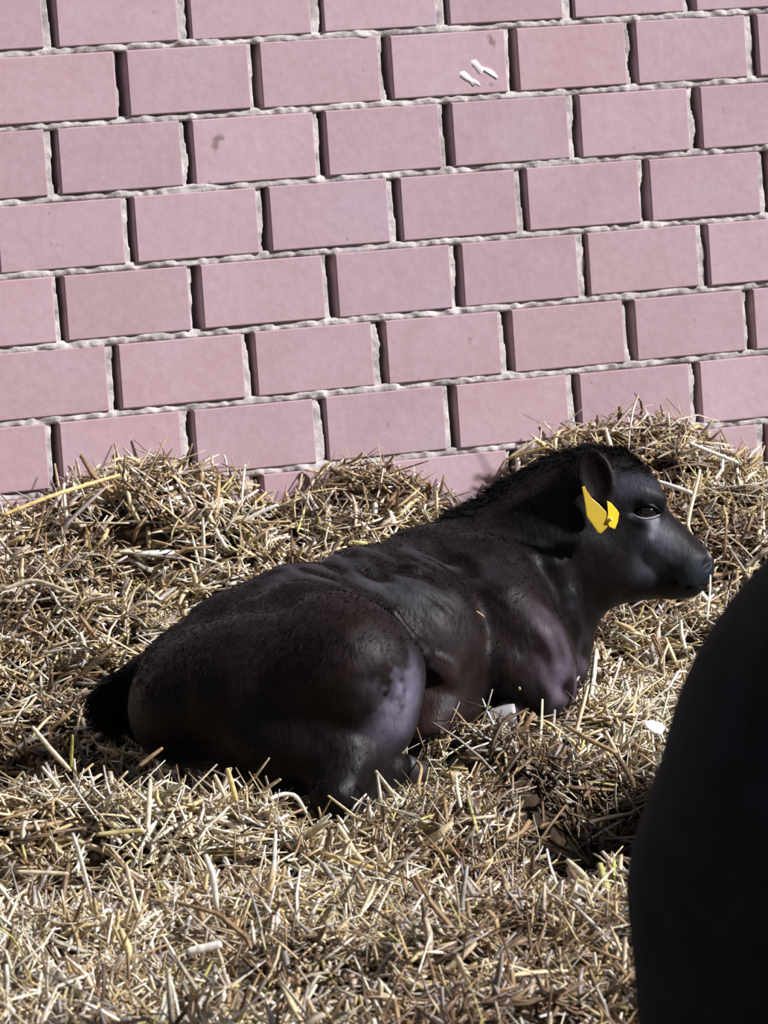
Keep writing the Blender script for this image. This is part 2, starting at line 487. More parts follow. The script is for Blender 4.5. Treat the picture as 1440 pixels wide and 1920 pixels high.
# neck
S.chain([n_(900, 1110, 7.10, 110), n_(985, 1050, 7.10, 112), n_(1050, 995, 7.10, 106), n_(1098, 945, 7.09, 84)], .05)
S.chain([n_(1030, 1060, 7.09, 90), n_(1090, 1040, 7.08, 92)], .05)
S.chain([n_(1085, 1085, 7.08, 58), n_(1068, 1160, 7.08, 36), n_(1068, 1240, 7.08, 24)], .04)
S.chain([n_(1000, 1060, 6.99, 22), n_(1030, 1130, 6.99, 12), n_(1050, 1200, 7.0, 8)], .03)      # throat folds
S.chain([n_(1040, 1060, 6.985, 18), n_(1068, 1120, 6.995, 10), n_(1078, 1180, 7.02, 8)], .025)
S.chain([n_(860, 1000, 7.12, 28), n_(960, 952, 7.12, 28), n_(1050, 900, 7.11, 27), n_(1110, 872, 7.10, 24)], .04)
# head
DH = 7.08
E_(1155, 942, DH, 76, 80, 0.064, 20, 0, .03)
E_(1190, 935, DH, 46, 48, 0.055, 45, 0, .03)
E_(1138, 1030, DH, 82, 96, 0.060, 0, 0, .03)
S.chain([n_(1196, 990, DH, 66), n_(1245, 1030, DH, 52), n_(1284, 1060, DH, 42), n_(1306, 1066, DH, 31)], .025)
S.chain([n_(1140, 1075, DH, 56), n_(1205, 1078, DH, 40), n_(1262, 1090, DH, 26), n_(1292, 1094, DH, 22)], .025)
E_(1288, 1062, DH - .008, 36, 40, 0.040, 40, 0, .02)               # muzzle pad
for sd in (-1, 1):
    E_(1205, 928, DH + sd * .048, 42, 14, 0.014, 12, 0, .03)       # brow
    E_(1225, 1015, DH + sd * .036, 40, 14, 0.012, 45, 0, .03)      # cheek bone ridge
    E_(1211, 958, DH + sd * .064, 30, 17, 0.020, 4, 0, .012, 'cut')   # eye socket
    S.chain([n_(1182, 972, DH + sd * .057, 5), n_(1205, 981, DH + sd * .059, 5.5), n_(1232, 975, DH + sd * .053, 5)], .010)
    S.chain([n_(1180, 955, DH + sd * .057, 4.5), n_(1208, 942, DH + sd * .058, 6), n_(1240, 952, DH + sd * .049, 4.5)], .010)
    S.chain([n_(1329, 1051, DH + sd * .023, 8), n_(1321, 1061, DH + sd * .031, 8)], .005, 'cut')     # nostril
    S.chain([n_(1322, 1044, DH + sd * .020, 6), n_(1315, 1050, DH + sd * .028, 5)], .010)
    S.chain([n_(1325, 1096, DH + sd * .016, 2.6), n_(1290, 1098, DH + sd * .028, 3), n_(1262, 1088, DH + sd * .036, 3), n_(1240, 1076, DH + sd * .042, 2.5)], .006, 'cut')  # mouth
    # ears, hanging sideways
    Cc = at(1118 + (0 if sd < 0 else 40), 899 - (0 if sd < 0 else 10), DH + sd * .105)
    ax = cam_axes(74, 0 if sd < 0 else 25)
    S.chain([n_(1114, 872, DH + sd * .040, 30), n_(1112, 878, DH + sd * .08, 26)], .02)
    S.chain([n_(1122, 925, DH + sd * .105, 9), n_(1138, 955, DH + sd * .105, 4)], .015)
    S.ell(Cc, (60 * px(7.0), 36 * px(7.0), 0.0125), ax, .014)
    S.ell(Cc + sd * CF * 0.012 - CR * .004 + CU * .010, (53 * px(7.0), 30 * px(7.0), 0.0125), ax, .005, 'cut')
# poll tuft
S.chain([n_(1108, 868, DH, 22), n_(1160, 874, DH - .01, 20), n_(1195, 893, DH, 16)], .02)
# tail
S.chain([n_(360, 1238, 6.64, 30), n_(305, 1240, 6.64, 22), n_(258, 1256, 6.63, 17), n_(222, 1286, 6.62, 16), n_(205, 1312, 6.62, 20), n_(222, 1338, 6.60, 14)], .02)
V, Q = S.mesh()
V = laplacian_smooth(V, Q, 2, .5)


def pt_near(V, u, v, d, r_):
    return np.exp(-(((V - at(u, v, d)) ** 2).sum(1)) / (r_ * px(d)) ** 2)


# ridges of the coat and areas for the painted stifle highlight
me_tmp = bpy.data.meshes.new('t'); me_tmp.from_pydata(V.tolist(), [], Q.tolist()); me_tmp.update()
NRM = np.zeros(len(V) * 3, dtype=np.float32); me_tmp.vertices.foreach_get('normal', NRM); NRM = NRM.reshape(-1, 3).astype(float)
bpy.data.meshes.remove(me_tmp)


def ridge(V, ax, sc, seed):
    q = np.stack([V @ ax[0] * 0.35, V @ ax[1], V @ ax[2]], -1)
    return noise3(q, sc, seed)


AXB = cam_axes(38)
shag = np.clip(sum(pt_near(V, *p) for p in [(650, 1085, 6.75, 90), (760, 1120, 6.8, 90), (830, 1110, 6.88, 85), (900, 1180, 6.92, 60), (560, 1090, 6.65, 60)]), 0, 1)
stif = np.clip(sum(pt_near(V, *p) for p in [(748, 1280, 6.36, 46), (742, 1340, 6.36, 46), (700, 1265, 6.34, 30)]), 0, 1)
facem = np.clip(sum(pt_near(V, *p) for p in [(1130, 960, 7.05, 90), (1230, 1010, 7.05, 110), (1300, 1070, 7.05, 70)]), 0, 1)
disp = 0.0012 * noise3(V, 45, 3) + 0.0055 * shag * ridge(V, AXB, 42, 5) + 0.003 * shag * ridge(V, AXB, 90, 6) + 0.002 * stif * noise3(V, 60, 8)
V = V + NRM * (disp * (1 - .7 * facem))[:, None]
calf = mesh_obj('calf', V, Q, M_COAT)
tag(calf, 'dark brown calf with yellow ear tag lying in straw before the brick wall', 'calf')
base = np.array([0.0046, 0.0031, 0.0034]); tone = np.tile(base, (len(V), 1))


def dye(w, c):
    global tone
    w = np.clip(w, 0, 1)[:, None]; tone = tone * (1 - w) + np.array(c) * w


nz = noise3(V, 28, 4) * .5 + .5
nz2 = noise3(V, 70, 14) * .5 + .5
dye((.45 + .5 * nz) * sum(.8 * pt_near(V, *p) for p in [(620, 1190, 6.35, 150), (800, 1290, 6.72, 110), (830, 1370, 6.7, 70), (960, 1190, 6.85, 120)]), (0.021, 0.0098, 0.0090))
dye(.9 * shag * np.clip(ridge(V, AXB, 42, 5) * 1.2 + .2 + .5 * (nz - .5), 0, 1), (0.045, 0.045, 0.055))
dye(1.0 * stif * np.clip(.75 + 1.1 * ridge(V, cam_axes(80), 55, 9) + .5 * noise3(V, 120, 12) + .9 * ((V - at(735, 1300, 6.35)) @ (CR * .6 - CU)) / .06, 0, 1), (0.15, 0.14, 0.20))  # bright sheen on the stifle, painted into the coat colour
for q in [(752, 1185), (762, 1203), (772, 1222), (781, 1243), (788, 1262)]: dye(.7 * pt_near(V, q[0], q[1], 6.45, 9), (0.11, 0.075, 0.08))  # lit front edge of the thigh, painted as a pale line
dye(np.clip(.55 + 1.2 * ridge(V, cam_axes(55), 50, 19), 0.05, 1) * sum(pt_near(V, *p) for p in [(1040, 1230, 6.84, 42), (1010, 1170, 6.84, 30), (1050, 1290, 6.86, 40), (1085, 1230, 7.05, 30)]), (0.12, 0.095, 0.13))  # highlights on knee and foreleg painted in pale lavender
dye(.5 * sum(pt_near(V, *p) for p in [(1235, 1035, 7.03, 36), (1220, 1065, 7.03, 28), (1232, 1000, 7.02, 26), (1205, 920, 7.03, 26), (1168, 915, 7.02, 24)]), (0.10, 0.105, 0.145))  # highlights on cheek and brow painted blue-grey
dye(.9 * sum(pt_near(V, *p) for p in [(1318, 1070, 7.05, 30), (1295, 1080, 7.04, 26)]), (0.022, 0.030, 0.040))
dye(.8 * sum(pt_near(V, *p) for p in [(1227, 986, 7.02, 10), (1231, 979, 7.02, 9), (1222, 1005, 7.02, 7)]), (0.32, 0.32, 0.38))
for q in [(1008, 1062), (1014, 1080), (1022, 1098), (1030, 1116), (1062, 1110), (1070, 1135), (1078, 1160)]: dye(.6 * pt_near(V, q[0], q[1], 6.985, 11), (0.06, 0.06, 0.08))  # light caught by the throat folds, painted on
for q in [(1146, 866), (1150, 880), (1153, 894), (1152, 908), (1149, 922), (1144, 936)]: dye(.7 * pt_near(V, q[0], q[1], 6.975, 7), (0.11, 0.09, 0.09))  # lit rim of the ear, painted paler
dye(.9 * sum(pt_near(V, *p) for p in [(1195, 956, 7.02, 16), (1212, 952, 7.02, 16), (1232, 958, 7.03, 12)]), (0.004, 0.004, 0.005))
dye(.9 * sum(pt_near(V, *p) for p in [(1323, 1047, 7.055, 5), (1331, 1040, 7.06, 6)]), (0.5, 0.48, 0.52))  # wet glint above the nostril, painted white
dye(.95 * sum(pt_near(V, *p) for p in [(1328, 1052, 7.052, 10), (1321, 1061, 7.045, 9)]), (0.002, 0.002, 0.002))
dye(.8 * sum(pt_near(V, *p) for p in [(1255, 1075, 7.03, 16), (1268, 1092, 7.05, 16), (1240, 1095, 7.05, 20)]), (0.004, 0.004, 0.005))
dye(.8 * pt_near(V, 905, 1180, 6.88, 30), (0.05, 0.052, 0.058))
inner = sum(pt_near(V, *p) for p in [(1118, 880, 6.97, 30), (1122, 915, 6.97, 30)])
dye(sum(pt_near(V, *p) for p in [(1100, 880, 6.97, 34), (1110, 920, 6.97, 30)]), (0.003, 0.0025, 0.003))
dye(.95 * inner, (0.008, 0.0035, 0.0035))
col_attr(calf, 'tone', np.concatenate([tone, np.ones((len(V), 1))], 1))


def ico_ellipsoid(name, c, R, axes, m, parent, sub=24):
    th = np.linspace(0, math.pi, sub // 2 + 1); ph = np.linspace(0, 2 * math.pi, sub, endpoint=False)
    T_, Ph = np.meshgrid(th, ph, indexing='ij')
    L = np.stack([np.sin(T_) * np.cos(Ph) * R[0], np.sin(T_) * np.sin(Ph) * R[1], np.cos(T_) * R[2]], -1).reshape(-1, 3)
    P = np.array(c) + L @ np.array(axes)
    n = len(ph); fs = []
    for i in range(len(th) - 1):
        for j in range(n):
            fs.append((i * n + j, (i + 1) * n + j, (i + 1) * n + (j + 1) % n, i * n + (j + 1) % n))
    return mesh_obj(name, P, fs, m, parent)


for sd in (-1, 1):
    o = ico_ellipsoid('eye', at(1211, 960, DH + sd * .0500), (0.0170, 0.0135, 0.0125), cam_axes(10), M_EYE, calf)


def hoof(name, u, v, d, L, w, rot, yaw, m, label=None):
    """cloven hoof: two pointed claws side by side"""
    ax = cam_axes(rot, yaw); vv, ff = [], []
    for side in (-1, 1):
        ringn, seg = 7, 12; n0 = len(vv)
        for i in range(ringn):
            t = i / (ringn - 1); r_ = w * (1 - .55 * t ** 1.8)
            for j in range(seg):
                a = 2 * math.pi * j / seg
                cy, cz = math.cos(a) * r_, math.sin(a) * r_ * .6
                vv.append(at(u, v, d) + ax[0] * (t * L) + ax[1] * (cy - w * .25 * t) + ax[2] * (cz + side * w * .55))
        for i in range(ringn - 1):
            for j in range(seg):
                ff.append((n0 + i * seg + j, n0 + (i + 1) * seg + j, n0 + (i + 1) * seg + (j + 1) % seg, n0 + i * seg + (j + 1) % seg))
        ff.append(tuple(n0 + j for j in range(seg))); ff.append(tuple(n0 + (ringn - 1) * seg + j for j in reversed(range(seg))))
    o = mesh_obj(name, vv, ff, m, calf)
    if label: o['label'] = label
    return o


hoof('hoof', 755, 1440, 6.49, 0.035, 0.022, 5, 25, M_HOOF)
hoof('hoof', 850, 1408, 6.66, 0.040, 0.024, -10, 10, M_HOOF)
hoof('hoof', 968, 1345, 6.80, 0.045, 0.021, 172, 0, M_HOOFP, 'pale grey folded front hoof')


def plate(name, pts, thick, m, parent, nrm):
    """rounded-edge plate through outline points"""
    P = np.array(pts); c = P.mean(0); n = len(P); vv = []
    for (sc, dz) in ((.90, -.5), (1, -.25), (1, .25), (.90, .5)):
        vv += list(c + (P - c) * sc + nrm * thick * dz)
    ff = [tuple(range(n))[::-1], tuple(range(3 * n, 4 * n))]
    for r_ in range(3):
        for j in range(n): ff.append((r_ * n + j, r_ * n + (j + 1) % n, (r_ + 1) * n + (j + 1) % n, (r_ + 1) * n + j))
    return mesh_obj(name, vv, ff, m, parent, False)


dT = 6.945
out = [(1091, 913), (1096, 911), (1101, 921), (1110, 934), (1124, 946), (1139, 962), (1142, 978), (1139, 988), (1127, 1000), (1121, 998), (1100, 968), (1097, 945)]
tg = plate('ear_tag', [at(u, v, dT + .0003 * (u - 1120)) for u, v in out], .0022, M_TAG, calf, -CF)
tg['label'] = 'yellow plastic ear tag in two leaves'
out = [(1138, 939), (1145, 942), (1158, 957), (1161, 963), (1158, 980), (1153, 992), (1143, 988), (1137, 978), (1140, 965)]
t2 = plate('tag_leaf', [at(u, v, dT + .004 + .0006 * (u - 1140)) for u, v in out], .0022, M_TAGB, tg, -CF)
ico_ellipsoid('tag_stud', at(1145, 974, dT + .001), (.0035, .0035, .003), cam_axes(0), M_TAGP, tg, 12)

def lid(pts, w, c):
    P = np.array([at(*p) for p in pts]); n = 12; t = np.linspace(0, len(P) - 1, n)
    cc = np.stack([np.interp(t, range(len(P)), P[:, k]) for k in range(3)], -1)
    for _ in range(2): cc[1:-1] = (cc[:-2] + 2 * cc[1:-1] + cc[2:]) / 4
    vv = []
    for i in range(n):
        r_ = w * math.sin(math.pi * (i + .6) / (n + .2)) ** .6
        for j in range(8):
            a = 2 * math.pi * j / 8; vv.append(cc[i] + CU * r_ * math.cos(a) + CF * r_ * math.sin(a))
    ff = [(i * 8 + j, i * 8 + (j + 1) % 8, (i + 1) * 8 + (j + 1) % 8, (i + 1) * 8 + j) for i in range(n - 1) for j in range(8)]
    o = mesh_obj('eyelid', vv, ff, c, calf); return o


m_lid, _, _ = mat('eyelid_pale', (.30, .29, .36), .4, .4)
m_lidd, _, _ = mat('eyelid_dark', (.008, .007, .008), .4, .3)
for sd in (-1, 1):
    o = lid([(1184, 962, DH + sd * .0575), (1196, 971, DH + sd * .0610), (1211, 974, DH + sd * .0620), (1227, 970, DH + sd * .0600), (1238, 965, DH + sd * .055)], .0022, m_lid)
    o['label'] = 'pale lower eyelid'
    lid([(1182, 957, DH + sd * .0575), (1196, 947, DH + sd * .0610), (1212, 944, DH + sd * .0620), (1228, 949, DH + sd * .0590), (1240, 960, DH + sd * .054)], .0028, m_lidd)

# short hair: mane line along neck and back, tail switch
def hairs(name, n, sampler, m, parent, L=(.012, .022), w=.0006, seed=1):
    r_ = np.random.default_rng(seed); P, N, Dr = sampler(n, r_)
    n = len(P); L_ = r_.uniform(L[0], L[1], n)[:, None]
    side = np.cross(Dr, r_.normal(size=(n, 3))); side /= np.linalg.norm(side, axis=1)[:, None] + 1e-9
    ts = (0, .5, 1.0); wd = (1, .7, .1); vv = []
    for t, ww in zip(ts, wd):
        c = P + Dr * L_ * t + np.array([0, 0, -.25]) * L_ * t * t
        vv += [c - side * w * ww, c + side * w * ww]
    vv = np.stack(vv, 1).reshape(-1, 3)
    i = np.arange(n)[:, None] * 6
    q = np.concatenate([i + np.array([0, 1, 3, 2]), i + np.array([2, 3, 5, 4])], 0)
    o = mesh_obj(name, vv, q, m, parent); return o


def coat_sampler(mask, flow, lift, spread=.25):
    w = mask / mask.sum()
    def f(n, r_):
        idx = r_.choice(len(V), n, p=w); N = NRM[idx]
        fl = flow[None] - N * (N @ flow)[:, None]; fl /= np.linalg.norm(fl, axis=1)[:, None] + 1e-6
        D_ = fl + N * lift + r_.normal(size=(n, 3)) * spread; D_ /= np.linalg.norm(D_, axis=1)[:, None]
        return V[idx] + r_.normal(size=(n, 3)) * .0008 - N * .001, N, D_
    return f


body_back = at(300, 1330, 6.55) - at(900, 1050, 7.1); body_back /= np.linalg.norm(body_back)
body_mask = np.clip(1.15 - facem * 1.3 - stif * .8, 0, 1) * np.clip((NRM[:, 2] - .1) * 1.1, 0, 1) ** 1.5 * (tone.sum(1) < .03)
mh, nt_, bh = mat('coat_hair', (0.006, 0.0045, 0.0048), .7, .1)
co = hairs('coat_hair', 25000, coat_sampler(body_mask, body_back, .35), mh, calf, (.006, .013), .0006, 3); co['kind'] = 'stuff'
top = np.clip(sum(pt_near(V, *p) for p in [(900, 965, 7.12, 45), (960, 915, 7.12, 45), (1020, 880, 7.12, 40), (1080, 850, 7.1, 35), (860, 985, 7.1, 40), (1130, 850, 7.08, 40), (1180, 868, 7.08, 35)]), 0, 1) * (NRM[:, 2] > .2)
ma = hairs('mane', 5000, coat_sampler(top, body_back + np.array([0, 0, .35]), .7, .3), mh, calf, (.014, .030), .0006, 4); ma['kind'] = 'stuff'
tail_m = sum(pt_near(V, *p) for p in [(205, 1312, 6.62, 34), (222, 1338, 6.6, 30), (222, 1286, 6.62, 22)])
ts = hairs('tail_switch', 5000, coat_sampler(tail_m, np.array([-.4, -.1, -.7]), .25, .25), mh, calf, (.018, .042), .0007, 5); ts['kind'] = 'stuff'

# ------------------------------------------------------------------ standing black calf in the foreground
S2 = Sculpt((-0.05, 2.75, 0.28), (1.35, 4.75, 1.28), 0.008)
GO = np.array([0.352, 3.40, 0.395]); fa = math.radians(77)
FW = np.array([math.cos(fa), math.sin(fa), 0]); SW = np.array([-math.sin(fa), math.cos(fa), 0]); UP = np.array([0, 0, 1.])


def L2(x, y, z): return GO + FW * x + SW * y + UP * z


AX2 = np.array([FW, SW, UP])
S2.ell(L2(.10, 0, .45), (.20, .158, .215), AX2, .04)
S2.ell(L2(.35, 0, .46), (.30, .165, .19), AX2, .06)
S2.ell(L2(.62, 0, .45), (.20, .145, .20), AX2, .06)
S2.chain([(L2(-.02, 0, .60), .045), (L2(.3, 0, .605), .05), (L2(.7, 0, .60), .05)], .06)
S2.chain([(L2(.72, 0, .50), .12), (L2(.86, 0, .60), .09), (L2(.95, 0, .70), .075)], .05)
S2.chain([(L2(.95, 0, .72), .072), (L2(1.05, 0, .66), .055), (L2(1.16, 0, .56), .036)], .03)
for s_ in (-1, 1):
    S2.ell(L2(.07, s_ * .073, .32), (.15, .096, .24), AX2, .05)
    S2.ell(L2(.08, s_ * .108, .24), (.11, .080, .18), AX2, .05)
    S2.chain([(L2(.06, s_ * .075, .38), .115), (L2(.07, s_ * .080, .25), .085), (L2(.0, s_ * .085, .12), .045), (L2(.0, s_ * .085, .04), .030), (L2(.03, s_ * .085, -.04), .032)], .04)
    S2.chain([(L2(.66, s_ * .08, .38), .08), (L2(.66, s_ * .08, .20), .05), (L2(.66, s_ * .08, .0), .03), (L2(.68, s_ * .08, -.04), .032)], .04)
    S2.chain([(L2(.96, s_ * .06, .75), .02), (L2(.93, s_ * .15, .72), .025)], .02)
S2.chain([(L2(-.07, -.01, .60), .022), (L2(-.105, -.04, .5), .018), (L2(-.10, -.06, .3), .014), (L2(-.10, -.06, .16), .02)], .02)
V2, Q2 = S2.mesh(); V2 = laplacian_smooth(V2, Q2, 4, .5)
cow = mesh_obj('calf', V2, Q2, M_COW)
for s_ in (-1, 1):
    ico_ellipsoid('eye', L2(1.035, s_ * .052, .685), (0.014, 0.014, 0.012), cam_axes(), M_EYE, cow, 16)
tag(cow, 'black calf standing close by at the right edge, seen from behind and mostly cut off', 'calf')

# ------------------------------------------------------------------ straw
PAL = np.array([[0.60, 0.47, 0.25], [0.74, 0.62, 0.40], [0.80, 0.73, 0.58], [0.36, 0.24, 0.13], [0.22, 0.145, 0.085],
                [0.50, 0.43, 0.33], [0.88, 0.84, 0.76], [0.56, 0.52, 0.20], [0.12, 0.08, 0.05], [0.40, 0.36, 0.34]])


def straw_mesh(P, D, L, W, bend, nrm, cols, segs=3):
    """bent flattened tubes; P centre, D direction, L length, W width"""
    n = len(P); side = np.cross(D, nrm); side /= np.linalg.norm(side, axis=1)[:, None] + 1e-9
    up = np.cross(side, D); bdir = np.cos(bend[:, 1:2]) * side + np.sin(bend[:, 1:2]) * up
    rings = []
    for i in range(segs + 1):
        t = i / segs * 2 - 1
        c = P + D * (L * t / 2)[:, None] + bdir * (bend[:, 0] * L * (1 - t * t))[:, None]
        w = (W * (1 - .35 * abs(t) ** 3) / 2)[:, None]
        rings += [c + side * w, c + up * w * .45, c - side * w, c - up * w * .45]
    vv = np.stack(rings, 1).reshape(-1, 3)
    b = []
    for i in range(segs):
        for j in range(4): b.append((i * 4 + j, i * 4 + (j + 1) % 4, (i + 1) * 4 + (j + 1) % 4, (i + 1) * 4 + j))
    b.append((3, 2, 1, 0)); e = segs * 4; b.append((e, e + 1, e + 2, e + 3))
    k = 4 * (segs + 1)
    q = (np.arange(n)[:, None, None] * k + np.array(b)[None]).reshape(-1, 4)
    return vv, q, np.repeat(np.concatenate([cols, np.ones((n, 1))], 1), k, 0)


SOIL_SHADE = [(130, 1370, 6.50, 1.3, .22), (90, 1230, 6.9, .4, .2), (300, 980, 7.35, .9, .10), (640, 960, 7.4, .7, .16), (1250, 860, 7.6, .5, .2), (1180, 800, 7.7, .6, .05), (1220, 1180, 7.1, -.7, .3), (380, 1090, 7.1, -.5, .22), (250, 1480, 6.1, -.5, .25),  # first spot paints shade beside the rump along with soil
        (700, 1880, 4.95, .35, .4), (1050, 1400, 6.6, .8, .15), (900, 1560, 6.0, .6, .12), (1100, 1800, 5.1, .3, .2)]


def scatter(n, xr, y0, seed, view_only):
    r_ = np.random.default_rng(seed)
    x = r_.uniform(xr[0], xr[1], n); yw = D_WALL + x * math.tan(YAW)
    y = y0 + (yw - .012 - y0) * r_.uniform(0, 1, n)
    inview = np.abs(x) < (0.22 + y * 0.105)
    keep = inview if view_only else ~inview
    x, y = x[keep], y[keep]; n = len(x)
    h = height(x, y); e = .01
    gxn = (height(x + e, y) - h) / e; gyn = (height(x, y + e) - h) / e
    N = np.stack([-gxn, -gyn, np.ones(n)], -1); N /= np.linalg.norm(N, axis=1)[:, None]
    s = (yw[keep] - y) * math.cos(YAW)
    dirt_shade = noise2(x, y, 5, 21) * .6 + noise2(x, y, 13, 22) * .5
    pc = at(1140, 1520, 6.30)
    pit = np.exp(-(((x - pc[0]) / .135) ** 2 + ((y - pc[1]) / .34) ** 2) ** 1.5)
    for (u_, v_, d_, am, ra) in SOIL_SHADE:
        p_ = at(u_, v_, d_); dirt_shade = dirt_shade + am * np.exp(-(((x - p_[0]) / ra) ** 2 + ((y - p_[1]) / (ra * 1.3)) ** 2))
    clump = noise2(x, y, 11, 31) * .5 + noise2(x, y, 26, 32) * .6
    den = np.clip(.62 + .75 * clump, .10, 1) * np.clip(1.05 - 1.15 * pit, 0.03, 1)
    sel = r_.uniform(size=n) < den
    x, y, h, N, s, dirt_shade, pit = x[sel], y[sel], h[sel], N[sel], s[sel], dirt_shade[sel], pit[sel]; n = len(x)
    L = np.clip(r_.lognormal(math.log(.053), .45, n), .012, .14)
    W = np.clip(r_.lognormal(math.log(.0052), .38, n), .0018, .012)
    th = r_.uniform(0, 2 * math.pi, n) * .999
    t1 = np.stack([np.cos(th), np.sin(th), 0 * th], -1); t1 -= N * (t1 * N).sum(1)[:, None]; t1 /= np.linalg.norm(t1, axis=1)[:, None]
    tilt = r_.normal(0, .36, n); up_ = r_.uniform(size=n) < np.where(s < .15, .02, .09); tilt[up_] = r_.uniform(.5, 1.3, up_.sum()); L[up_] = np.minimum(L[up_], .07)
    D = t1 * np.cos(tilt)[:, None] + N * np.sin(tilt)[:, None]
    lift = r_.uniform(-.004, .020, n) + np.abs(np.sin(tilt)) * L * .38
    P = np.stack([x, y, h], -1) + N * lift[:, None]
    # colour of each straw, shade of the hollow painted in: clean and pale where fresh, brown and grey where soiled
    pr = np.array([.15, .19, .18, .11, .06, .10, .13, .03, .03, .04])
    ci = r_.choice(10, n, p=pr / pr.sum()); soiled_shaded = r_.uniform(size=n) < np.clip(.15 + .75 * dirt_shade + .6 * pit, 0.02, .92)
    ci[soiled_shaded] = r_.choice([3, 4, 8, 9, 5], soiled_shaded.sum(), p=[.2, .3, .25, .17, .08])
    fresh = r_.uniform(size=n) < np.clip(-.7 * dirt_shade - .05, 0, .6); ci[fresh] = r_.choice([1, 2, 6], fresh.sum())
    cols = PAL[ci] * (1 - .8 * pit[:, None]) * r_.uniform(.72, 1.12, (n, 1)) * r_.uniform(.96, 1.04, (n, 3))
    bend = np.stack([r_.normal(0, .09, n), r_.uniform(0, 2 * math.pi, n)], -1)
    # keep clear of the animals and the wall
    ok = np.ones(n, bool)
    for t in (-.48, -.2, .2, .48):
        Q_ = P + D * (L * t)[:, None]
        ok &= S.sample(Q_) > .001; ok &= S2.sample(Q_) > .002
        ok &= -((Q_[:, 0] * WN[0]) + (Q_[:, 1] - D_WALL) * WN[1]) > .001
    return straw_mesh(P[ok], D[ok], L[ok], W[ok], bend[ok], N[ok], np.clip(cols[ok], 0, .95))


NV, NO = 146000, 130000
for (n, xr, y0, sd, vo) in ((NV, (-.95, .95), 4.3, 5, True), (NO, (-2.0, 2.3), 3.2, 6, False)):
    vv, q, cc = scatter(n, xr, y0, sd, vo)
    if vo: parts = [(vv, q, cc)]
    else: parts.append((vv, q, cc))
v0 = len(parts[0][0])
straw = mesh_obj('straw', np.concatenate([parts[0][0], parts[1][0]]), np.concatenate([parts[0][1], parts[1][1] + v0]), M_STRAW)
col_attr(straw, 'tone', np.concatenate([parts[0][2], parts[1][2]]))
tag(straw, 'loose chopped golden straw heaped against the brick wall and over the floor', 'straw', kind='stuff')


def stalk(name, pts, w, color, label, cat='straw stalk', group=None):
    """one clearly seen stalk through given points, with a flattened round section"""
    P = np.array([at(*p) for p in pts]); n = 14
    t = np.linspace(0, len(P) - 1, n); c = np.stack([np.interp(t, range(len(P)), P[:, k]) for k in range(3)], -1)
    for _ in range(2): c[1:-1] = (c[:-2] + 2 * c[1:-1] + c[2:]) / 4
    vv, seg = [], 8
    for i in range(n):
        T_ = c[min(i + 1, n - 1)] - c[max(i - 1, 0)]; T_ /= np.linalg.norm(T_)
        s_ = np.cross(T_, CF); s_ /= np.linalg.norm(s_); u_ = np.cross(s_, T_)
        r_ = w / 2 * (1 - .4 * abs(i / (n - 1) * 2 - 1) ** 4) * (1 + .04 * math.sin(i * 1.7))
        for j in range(seg):
            a = 2 * math.pi * j / seg; vv.append(c[i] + s_ * r_ * math.cos(a) + u_ * r_ * .5 * math.sin(a))
    ff = [(i * seg + j, i * seg + (j + 1) % seg, (i + 1) * seg + (j + 1) % seg, (i + 1) * seg + j) for i in range(n - 1) for j in range(seg)]
    ff += [tuple(reversed(range(seg))), tuple((n - 1) * seg + j for j in range(seg))]
    o = mesh_obj(name, vv, ff, M_STRAW)
    col_attr(o, 'tone', np.tile((*color, 1), (len(vv), 1)))
    return tag(o, label, cat, group)


PALE, WHITE, GOLD, GREEN, TAN = (.76, .68, .50), (.92, .90, .84), (.72, .56, .24), (.62, .72, .10), (.50, .36, .2)
G = 'single straw stalks standing out of the bedding'
stalk('straw_stalk', [(3, 1106, 6.90), (62, 1086, 6.90), (146, 1116, 6.86)], .0075, PALE, 'long pale bent stalk lying flat on the heap at the left edge', group=G)
stalk('straw_stalk', [(60, 1362, 6.02), (92, 1402, 6.02), (133, 1446, 6.03)], .0070, PALE, 'thick pale stalk leaning left on the near ridge at far left', group=G)
stalk('straw_stalk', [(136, 1378, 6.0), (133, 1440, 6.02)], .0040, (.62, .62, .14), 'short upright yellow-green stalk beside the leaning thick stalk', group=G)
stalk('straw_stalk', [(136, 1562, 5.55), (148, 1600, 5.56), (170, 1680, 5.58)], .0058, WHITE, 'white stalk leaning left in the lower left straw', group=G)
stalk('straw_stalk', [(517, 1556, 5.62), (512, 1660, 5.6), (490, 1742, 5.58)], .0056, WHITE, 'tall thin white stalk standing upright below the calf', group=G)
stalk('straw_stalk', [(385, 1602, 5.55), (399, 1640, 5.55), (407, 1708, 5.56)], .0080, WHITE, 'short broad white stalk standing left of the tall white one', group=G)
stalk('straw_stalk', [(236, 1620, 5.5), (250, 1680, 5.5), (272, 1745, 5.5)], .0060, PALE, 'pale stalk leaning left in front of the lower left hollow', group=G)
stalk('straw_stalk', [(282, 1460, 5.95), (277, 1560, 5.9)], .0066, PALE, 'upright pale stalk on the near ridge behind the rump', group=G)
stalk('straw_stalk', [(350, 1785, 5.22), (416, 1770, 5.22)], .0110, WHITE, 'broad flat white stalk lying low near the bottom', group=G)
stalk('straw_stalk', [(180, 1565, 5.8), (270, 1556, 5.8)], .0065, (.70, .60, .30), 'yellowish stalk lying level below the rump', group=G)
stalk('straw_stalk', [(30, 1634, 5.6), (128, 1638, 5.6)], .0055, PALE, 'pale stalk lying level at the lower left edge', group=G)
stalk('straw_stalk', [(305, 1402, 6.02), (275, 1425, 6.02), (262, 1436, 6.02)], .0055, TAN, 'brownish stalk crossing in front of the tail', group=G)
stalk('straw_stalk', [(402, 1452, 6.1), (425, 1500, 6.1)], .0062, PALE, 'pale stalk poking up before the dark thigh', group=G)
